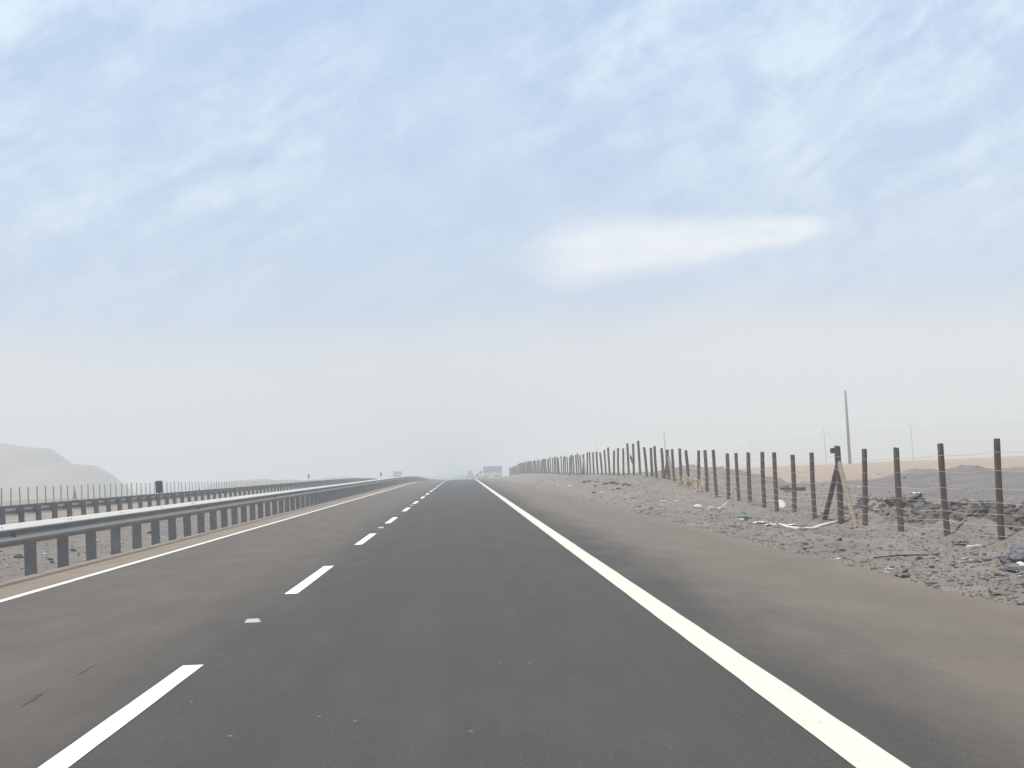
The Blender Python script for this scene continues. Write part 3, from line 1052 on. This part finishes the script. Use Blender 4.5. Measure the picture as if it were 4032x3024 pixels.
Y = 490.0
bx = at_y(1937, 1882, Y)
tk = box_truck((bx.x-.7, Y, g(bx.x, Y)), R(62), "truck with a blue tarpaulin over a beige bed beside the crest of the road", 'blue', 'beige', 'truckwhite')
tk.scale = (.86, .86, .92)
bx = at_y(1566, 1880, 520)
box_truck((bx.x, 520, float(road_z(520))), R(180), "pale grey truck seen faintly on the opposite carriageway", 'palegrey', 'palegrey', 'palegrey')


def pickup(loc, rz, label, mat, load, sc=1.0):
    o = empty("pickup", loc, rz)
    o.scale = (sc,)*3
    tag(o, label, "pickup truck", "pickups ahead in the haze")
    c = MB()
    prof = [(-2.6, .55), (2.45, .55), (2.5, .98), (1.25, 1.08), (.65, 1.72), (-.75, 1.76), (-.95, 1.12), (-2.6, 1.12)]
    for sx in (-.92, .92):
        c.v += [(sx*(.86 if z > 1.5 else 1), a, z) for a, z in prof]
    n = len(prof)
    c.f = [tuple(range(n)), tuple(range(2*n-1, n-1, -1))] + [(i, n+i, n+(i+1) % n, (i+1) % n) for i in range(n)]
    body = add("body", c.mesh("body", M[mat]), o)
    add("rear_window", MB().box((-.68, -.93, 1.22), (.68, -.83, 1.62), .01).mesh("rear_window", M['glass']), body)
    for sx in (-1, 1):
        add("tail_light", MB().box((sx*.82-.09, -2.64, .8), (sx*.82+.09, -2.58, 1.08), .01).mesh("tail_light", M['lamp_red']), body)
        add("side_window", MB().box((sx*.85-.03, -.65, 1.18), (sx*.85+.03, .6, 1.58), .01).mesh("side_window", M['glass']), body)
    add("rear_bumper", MB().box((-.9, -2.78, .45), (.9, -2.6, .62), .02).mesh("rear_bumper", M['truckgrey']), o)
    if load:
        add("load", MB().box((-.6, -2.3, 1.1), (.55, -1.1, load), .06).mesh("load", M['palegrey']), o)
    put_wheels(o, [(-.82, 1.6), (.82, 1.6), (-.82, -1.65), (.82, -1.65)], .38, .24)
    return o


bx = at_y(1851, 1888, 600)
pickup((bx.x, 600, float(road_z(600))), R(4), "dark pickup with a tall load driving ahead down the far lane", 'truckgrey', 2.6, 1.3)
bx = at_y(1892, 1882, 500)
pickup((bx.x, 500, g(bx.x, 500)), R(35), "dark pickup standing in front of the blue truck's cab", 'truckgrey', 0, 1.15)

# ------------------------------------------------------------------ stones, clods and litter
def rock_mesh(name, seed, mat, sub=2, squash=.6, jag=.32):
    import bmesh
    bm = bmesh.new()
    bmesh.ops.create_icosphere(bm, subdivisions=sub, radius=1.0)
    q = np.array([v.co[:] for v in bm.verts])
    rr = np.random.RandomState(seed)
    off = rr.uniform(0, 50, 3)
    n = fbm(q[:, 0]*1.1+off[0]+q[:, 2]*.7, q[:, 1]*1.1+off[1]-q[:, 2]*.6, 4, .6)
    for _ in range(5):                      # flat facets
        dn = rr.normal(size=3); dn /= np.linalg.norm(dn)
        lim = rr.uniform(.55, .85)
        dd = q @ dn
        q = q - np.outer(np.clip(dd-lim, 0, None), dn)
    q = q*(1+jag*2*n)[:, None]
    q[:, 2] *= squash
    for v, c in zip(bm.verts, q):
        v.co = c
    me = bpy.data.meshes.new(name)
    bm.to_mesh(me); bm.free()
    me.materials.append(mat)
    return me


# loose gravel: tens of thousands of stones nobody could count
def gravel(name, n, area, size, mat, seed, zofs=0.0):
    rr = np.random.RandomState(seed)
    x0, x1, y0, y1 = area
    # denser nearer the camera
    yy = y0 + (y1-y0)*rr.rand(n)**2.1
    xx = x0 + (x1-x0)*rr.rand(n)
    zz = ground_z(xx, yy)
    s = size[0] + (size[1]-size[0])*rr.rand(n)**4.2
    # a rough 8-vertex lump
    base = np.array([(-1, -.8, -.3), (.9, -1, -.35), (1, .9, -.3), (-.9, 1, -.35), (-.55, -.5, .55), (.6, -.45, .5), (.5, .6, .6), (-.6, .5, .45)])
    an = rr.rand(n)*6.283
    ca, sa = np.cos(an), np.sin(an)
    V = base[None]*(1+rr.uniform(-.35, .35, (n, 8, 3)))*s[:, None, None]
    V[:, :, 1] *= rr.uniform(.55, 1.0, n)[:, None]
    V[:, :, 2] *= rr.uniform(.5, 1.0, n)[:, None]
    X = V[:, :, 0]*ca[:, None]-V[:, :, 1]*sa[:, None] + xx[:, None]
    Yv = V[:, :, 0]*sa[:, None]+V[:, :, 1]*ca[:, None] + yy[:, None]
    Zv = V[:, :, 2] + zz[:, None] + s[:, None]*.12 + zofs
    co = np.stack([X, Yv, Zv], -1).reshape(-1, 3).astype(np.float32)
    q = np.array([(0, 3, 2, 1), (4, 5, 6, 7), (0, 1, 5, 4), (1, 2, 6, 5), (2, 3, 7, 6), (3, 0, 4, 7)])
    F_ = (q[None] + (np.arange(n)*8)[:, None, None]).reshape(-1, 4)
    me = bpy.data.meshes.new(name)
    me.vertices.add(len(co)); me.vertices.foreach_set("co", co.ravel())
    me.loops.add(F_.size); me.loops.foreach_set("vertex_index", F_.ravel().astype(np.int32))
    me.polygons.add(len(F_))
    me.polygons.foreach_set("loop_start", (np.arange(len(F_))*4).astype(np.int32))
    me.polygons.foreach_set("loop_total", np.full(len(F_), 4, np.int32))
    me.update(calc_edges=True)
    me.materials.append(mat)
    o = add(name, me)
    tag(o, kind="stuff")
    return o


def gravel_mat(name, a, b, c3):
    m, t, bs = new_mat(name)
    pos = t.new("ShaderNodeNewGeometry").outputs
    rnd = pos["Random Per Island"]
    c = t.mix(rnd, a, b)
    c = t.mix(t.math('GREATER_THAN', rnd, 0.90), c, c3)
    t.put(bs.inputs["Base Color"], c)
    bs.inputs["Roughness"].default_value = .95
    bs.inputs["Specular IOR Level"].default_value = .15
    return m


M['gravel'] = gravel_mat("gravel_stones", (0.085, 0.071, 0.060), (0.255, 0.215, 0.182), (0.33, 0.29, 0.25))
tag(gravel("gravel", 30000, (4.35, 12.6, 9, 130), (.008, .040), M['gravel'], 3), "loose grey brown gravel over the verge beside the fence", "gravel")
tag(gravel("gravel", 46000, (4.36, 10.2, 11, 46), (.006, .021), M['gravel'], 13), "fine grit covering the near verge beside the asphalt", "grit")
tag(gravel("clods", 5200, (10.35, 11.75, 18, 46), (.012, .10), M['clod'], 8), "small dark clods crumbled over the trench bank", "clods")
tag(gravel("gravel", 4200, (11.8, 34, 22, 110), (.012, .085), M['gravel'], 5), "scattered stones on the graded plain behind the fence", "stones")
tag(gravel("gravel", 6000, (-13, -6.6, 14, 80), (.008, .045), M['gravel'], 4), "loose stones in the median between the guard rails", "gravel")

ROCKS = [rock_mesh("clod", s, M['clod'], 2, .7, .36) for s in range(6)]
STONES = [rock_mesh("stone", 40+s, M['stone'], 2, .55, .28) for s in range(5)]

# ragged bank of turned-up clods along the trench behind the fence
bank = empty("earth_bank", (10.9, 24, g(10.9, 24)))
tag(bank, "ragged bank of dark earth clods along the trench behind the fence", "earth bank")
bb = Vector(bank.location)
rr_ = random.Random(21)
for i in range(280):
    y = 19.0 + 27.0*(i/280.0)**1.15 + rr_.uniform(-.25, .25)
    x = 10.15 + 0.35*float(vnoise(y*0.17+4, 3.1)) + rr_.choice((rr_.uniform(.15, .75), rr_.uniform(.5, 1.5)))
    s = rr_.uniform(.04, .13) if rr_.random() < .75 else rr_.uniform(.13, .25)
    s *= 1.0 - .35*max(0, (y-34)/12)
    o = add("clod", ROCKS[i % 6], bank, Vector((x, y, g(x, y)+s*.25))-bb, (rr_.uniform(-.6, .6), rr_.uniform(-.6, .6), rr_.uniform(0, 6)), (s, s*rr_.uniform(.7, 1.2), s*rr_.uniform(.7, 1.15)))


def place(name, me, px_, py_, scale, rz, label, cat, group=None, rx=0.0, ry=0.0, lift=0.0):
    p = on_ground(px_, py_)
    o = add(name, me, None, (p.x, p.y, p.z+lift), (rx, ry, rz), scale if isinstance(scale, tuple) else (scale,)*3)
    tag(o, label, cat, group)
    return o


def scrap_mesh(seed, mat, crumple=.25, nx=7, ny=5, thick=.03):
    """crumpled sheet with thickness, unit size"""
    rr = np.random.RandomState(seed)
    X, Yv = np.meshgrid(np.linspace(-.5, .5, nx), np.linspace(-.5, .5, ny))
    X = X + rr.uniform(-.06, .06, X.shape); Yv = Yv + rr.uniform(-.08, .08, X.shape)
    Z = .12 + crumple*np.abs(fbm(X*3+seed*3.1, Yv*3+seed, 3, .6))
    n = nx*ny
    v = [(a, b, c) for a, b, c in zip(X.ravel(), Yv.ravel(), Z.ravel())]
    v += [(a, b, c-thick) for a, b, c in v[:n]]
    f = []
    for j in range(ny-1):
        for i in range(nx-1):
            q = (j*nx+i, j*nx+i+1, (j+1)*nx+i+1, (j+1)*nx+i)
            f.append(q); f.append(tuple(n+k_ for k_ in q[::-1]))
    rim = [i for i in range(nx)] + [j*nx+nx-1 for j in range(1, ny)] + [(ny-1)*nx+i for i in range(nx-2, -1, -1)] + [j*nx for j in range(ny-2, 0, -1)]
    for a, b in zip(rim, rim[1:]+rim[:1]):
        f.append((a, n+a, n+b, b))
    return mesh_from("litter", v, f, mat)


SCRAP = [scrap_mesh(s, M['plastic']) for s in range(5)]
SCRAPP = [scrap_mesh(20+s, M['paper'], .18) for s in range(4)]
LUMP = [rock_mesh("plastic_lump", 70+s, M['plastic'], 2, .75, .25) for s in range(3)]

# single named pieces
place("rock", rock_mesh("rock", 91, M['greyrock'], 4, .80, .34), 3996, 2208, (.26, .17, .19), .3, "large angular grey rock on the verge by a tarp scrap", "rock", lift=.01)
place("rag", scrap_mesh(51, M['teal'], .35, 10, 7), 3992, 2250, (.30, .20, .16), .2, "dark blue grey rag lying in front of the grey rock", "rag")
place("litter", LUMP[0], 4019, 2236, .05, 0, "white plastic lump on the dark rag beside the grey rock", "litter", lift=.04)
place("board", MB().box((-.5, -.09, 0), (.5, .09, .05), .008).mesh("board", M['plastic']), 3835, 2160, (.29, .32, .6), R(34), "short white board lying in front of the last two posts", "board", lift=.02)
place("rag", scrap_mesh(52, M['green'], .4, 9, 6), 3780, 2146, (.24, .16, .20), .3, "dark green plastic scrap near the white board", "litter")
place("rod", MB().tube([(-.5, 0, .02), (0, .012, .03), (.5, -.01, .02)], .009, 7).mesh("rod", M['rubber']), 3550, 2197, (.66, 1, 1), R(3), "thin dark rod lying level on the gravel verge", "rod")
tread = MB()
for i in range(9):
    a = -.5+i/9.0
    tread.box((a, -.10+.05*math.sin(i*1.7), .0), (a+.125, .10+.05*math.sin(i*1.7), .09+.06*(i % 2)), .012)
place("tyre_strip", tread.mesh("tyre_strip", M['rubber']), 3513, 2278, (.35, .30, .22), R(-14), "torn black tyre strip at the edge of the asphalt", "tyre scrap")
place("stone", rock_mesh("stone", 33, M['stone'], 3, .35, .2), 3868, 2206, (.17, .11, .13), .1, "flat pale stone between the white board and the grey rock", "stone", lift=.01)
place("plastic_disc", MB().tube([(0, -.03, 0), (0, -.015, 0), (0, .02, 0), (0, .03, 0)], [.10, .125, .125, .1], 16).mesh("plastic_disc", M['plastic']), 3075, 1999, 1.15, R(20), "round white plastic lid propped at the foot of a post", "lid", lift=.09, rx=R(-28))
place("lath", MB().box((-.5, -.5, 0), (.5, .5, 1), .05).mesh("lath", M['wood_pale']), 3003, 1988, (1.35, .04, .03), R(-62), "long pale wooden lath lying along the fence feet", "lath", lift=.05)
sticks = MB()
sticks.box((-.55, -.05, .03), (.35, .05, .10), .01)
sticks.tube([(-.1, -.2, .04), (.2, .0, .13), (.55, .25, .22)], .035, 6)
sticks.box((-.5, -.2, .0), (-.3, -.04, .14), .02)
place("broken_crate", sticks.mesh("broken_crate", M['paper']), 2830, 2015, (.62, .8, .9), .2, "broken pale timber pieces lying crossed on the verge", "timber", lift=.01)
bt = MB().tube([(-.12, 0, .035), (.03, 0, .035), (.07, 0, .035), (.08, 0, .035), (.12, 0, .035)], [.035, .035, .016, .014, .014], 10)
place("bottle", bt.mesh("bottle", M['green']), 2934, 2049, 1.5, R(25), "green plastic bottle lying on the gravel", "bottle")
place("litter", SCRAP[1], 2916, 2051, (.22, .16, .22), .4, "white crumpled scrap touching the green bottle", "litter")
rope = MB()
rp = [on_ground(a, b) + Vector((0, 0, .02)) for a, b in ((3068, 2067), (3100, 2078), (3140, 2085), (3175, 2085), (3205, 2083), (3235, 2072), (3270, 2063), (3298, 2054))]
rope.tube([p-rp[0] for p in rp], [.012, .03, .03, .02, .028, .03, .026, .012], 7)
o = add("plastic_strip", rope.mesh("plastic_strip", M['plastic']), None, rp[0])
tag(o, "long twisted white plastic strip lying before the braced fence post", "plastic strip")
place("plank", MB().box((-.5, -.5, 0), (.5, .5, 1), .04).mesh("plank", M['wood']), 3130, 1936, (.75, .12, .12), R(-12), "dark plank lying on the plain behind the fence", "plank", lift=.02)
place("rock", rock_mesh("rock", 95, M['greyrock'], 3, .7, .3), 3082, 1928, .24, .4, "dark rock with a pale top behind the fence posts", "rock", lift=.04)
# dry brush snagged in the fence
bru = MB()
rb = random.Random(3)
bp = at_x(2715, 1925, FENCE_X-.15)
gzb = g(bp.x, bp.y)
for i in range(150):
    a = Vector((rb.gauss(0, .10), rb.uniform(-3.6, 3.2), abs(rb.gauss(.06, .10))))
    a.z += .16*math.exp(-((a.y+.3)/1.3)**2)
    e_ = a + Vector((rb.uniform(-.12, .12), rb.uniform(-.45, .45), rb.uniform(-.05, .16)))
    mid = (a+e_)/2 + Vector((rb.uniform(-.04, .04), rb.uniform(-.06, .06), rb.uniform(0, .06)))
    zz = [g(bp.x+q.x, bp.y+q.y)-gzb for q in (a, mid, e_)]
    bru.tube([a+Vector((0, 0, zz[0])), mid+Vector((0, 0, zz[1])), e_+Vector((0, 0, zz[2]))], [.013, .012, .006], 4, cap=False)
o = add("dry_brush", bru.mesh("dry_brush", M['straw']), None, (bp.x, bp.y, gzb))
tag(o, "yellow dry brush snagged along the feet of the fence", "dry brush")
# bag caught on the wires
pb = at_x(2487, 1803, FENCE_X)
me = scrap_mesh(61, M['rubber'], .5, 8, 6)
o = add("plastic_bag", me, None, (pb.x-.07, pb.y, pb.z-.1), (R(80), R(20), R(70)), (.55, .36, .3))
tag(o, "dark plastic bag caught high on the fence wires", "bag")
# road debris
place("litter", SCRAP[3], 1486, 2997, (.012, .02, .01), .2, "tiny pale chip lying on the asphalt of the lane", "litter", "chips on the asphalt", lift=.004)
for (a, b) in ((2535, 2614), (2704, 2930), (1433, 2556), (2263, 2690)):
    place("litter", SCRAP[a % 5], a, b, (.03, .02, .03), a*.1, "tiny pale chip lying on the asphalt of the lane", "litter", "chips on the asphalt", lift=.0)
# tyre scuffs on the overtaking lane
def scuff(px_, py_, L, w, rz):
    p = on_ground(px_, py_)
    b = MB(); n = 9
    rs = random.Random(px_)
    for i in range(n+1):
        q = i/n
        ww = w*math.sin(math.pi*min(1, max(0, .06+.88*q)))*rs.uniform(.55, 1.2)
        b.v += [(-ww+rs.uniform(-.01, .01), (q-.5)*L, 0), (ww+rs.uniform(-.01, .01), (q-.5)*L, 0)]
    for i in range(n):
        b.f.append((2*i, 2*i+1, 2*i+3, 2*i+2))
    o = add("tyre_scuff", b.mesh("tyre_scuff", M['rubber_mark']), None, (p.x, p.y, float(road_z(p.y))+.003), (0, 0, rz))
    tag(o, kind="structure")


M['rubber_mark'] = simple("rubber_mark", (0.062, 0.058, 0.055), .9, var=.15)
scuff(138, 2778, .75, .009, R(3))
scuff(342, 2662, .6, .006, R(2))

# scattered white scraps that only their place tells apart
rr_ = random.Random(9)
for (a, b, s) in ((2751, 1938, .34), (2825, 1956, .30), (2606, 1975, .26), (2639, 1981, .20), (2671, 1974, .22), (2557, 1969, .24), (2489, 1960, .24),
                  (2369, 1940, .25), (2240, 1917, .34), (2201, 1911, .28), (2156, 1902, .30), (2081, 1881, .34), (2186, 1884, .3),
                  (3800, 2202, .10), (3822, 2208, .10), (3187, 2097, .14), (2990, 2060, .28), (3036, 2070, .22), (3118, 2070, .18),
                  (3460, 2010, .25), (3600, 1944, .35), (3372, 1921, .3), (3176, 1970, .2), (2890, 1937, .2), (3500, 2240, .08), (3300, 2200, .10)):
    me = SCRAP[rr_.randrange(5)] if rr_.random() < .7 else SCRAPP[rr_.randrange(4)]
    place("litter", me, a, b, (s, s*rr_.uniform(.4, .8), s*rr_.uniform(.5, .9)), rr_.uniform(-.6, .6), "small pale crumpled litter scrap on the stony ground beside the fence", "litter", "litter along the fence", lift=-.01)
place("litter", LUMP[1], 2747, 2000, (.15, .10, .09), .3, "rounded white plastic lump alone on the verge", "litter", lift=.03)
for (a, b, s) in ((25, 2226, .07), (176, 2182, .12), (590, 2119, .14), (640, 2117, .10), (360, 2104, .1)):
    place("litter", SCRAP[rr_.randrange(5)], a, b, (s, s*.7, s*.7), rr_.uniform(-.6, .6), "small white scrap on the median behind the near guard rail", "litter", "litter in the median")
for (a, b, s) in ((76, 2197, .085), (198, 2206, .06), (288, 2170, .06), (590, 2100, .07), (205, 2217, .04)):
    place("stone", ROCKS[rr_.randrange(6)], a, b, (s*1.4, s, s), rr_.uniform(0, 6), "dark stone on the median ground behind the near guard rail", "stone", "dark stones in the median", lift=.02)
for i in range(46):
    a = rr_.uniform(2450, 4030)
    lo = 1990 + (a-2450)*.10
    b = rr_.uniform(lo, lo+90+(a-2450)*.10)
    p = on_ground(a, b)
    if p.x < 4.55 or p.y > 60:
        continue
    s = rr_.uniform(.03, .075)
    o = add("stone", STONES[i % 5], None, (p.x, p.y, p.z+s*.15), (rr_.uniform(-.3, .3), rr_.uniform(-.3, .3), rr_.uniform(0, 6)), (s*1.3, s, s))
    tag(o, "fist sized brown stone lying on the gravel verge", "stone", "loose stones on the verge")
for (a, b, s) in ((2300, 1899, .35), (2322, 1897, .3), (2350, 1897, .22), (2390, 1905, .4), (2410, 1902, .36), (2430, 1906, .3), (2460, 1909, .3), (2480, 1911, .3),
                  (2343, 1914, .2), (2410, 1928, .16), (2434, 1924, .2), (2340, 1939, .2)):
    place("clod", ROCKS[rr_.randrange(6)], a, b, (s*.6, s*.45, s*.28), rr_.uniform(0, 6), "dark earth clod on the eroded rise before the distant fence", "clod", "clods on the eroded rise", lift=.0)

# ------------------------------------------------------------------ dusty air
hz, t, bs = new_mat("dusty_air")
t.n.remove(bs)
pv = t.new("ShaderNodeVolumePrincipled")
pv.inputs["Color"].default_value = (0.842, 0.856, 0.826, 1)
pv.inputs["Density"].default_value = 0.0022
pv.inputs["Anisotropy"].default_value = 0.0
outn = [q for q in t.n if q.type == 'OUTPUT_MATERIAL'][0]
t.l.new(pv.outputs[0], outn.inputs["Volume"])
haze = add("haze", MB().box((-4600, -4600, -16), (4600, 4600, 51)).mesh("haze", hz))
tag(haze, kind="stuff")
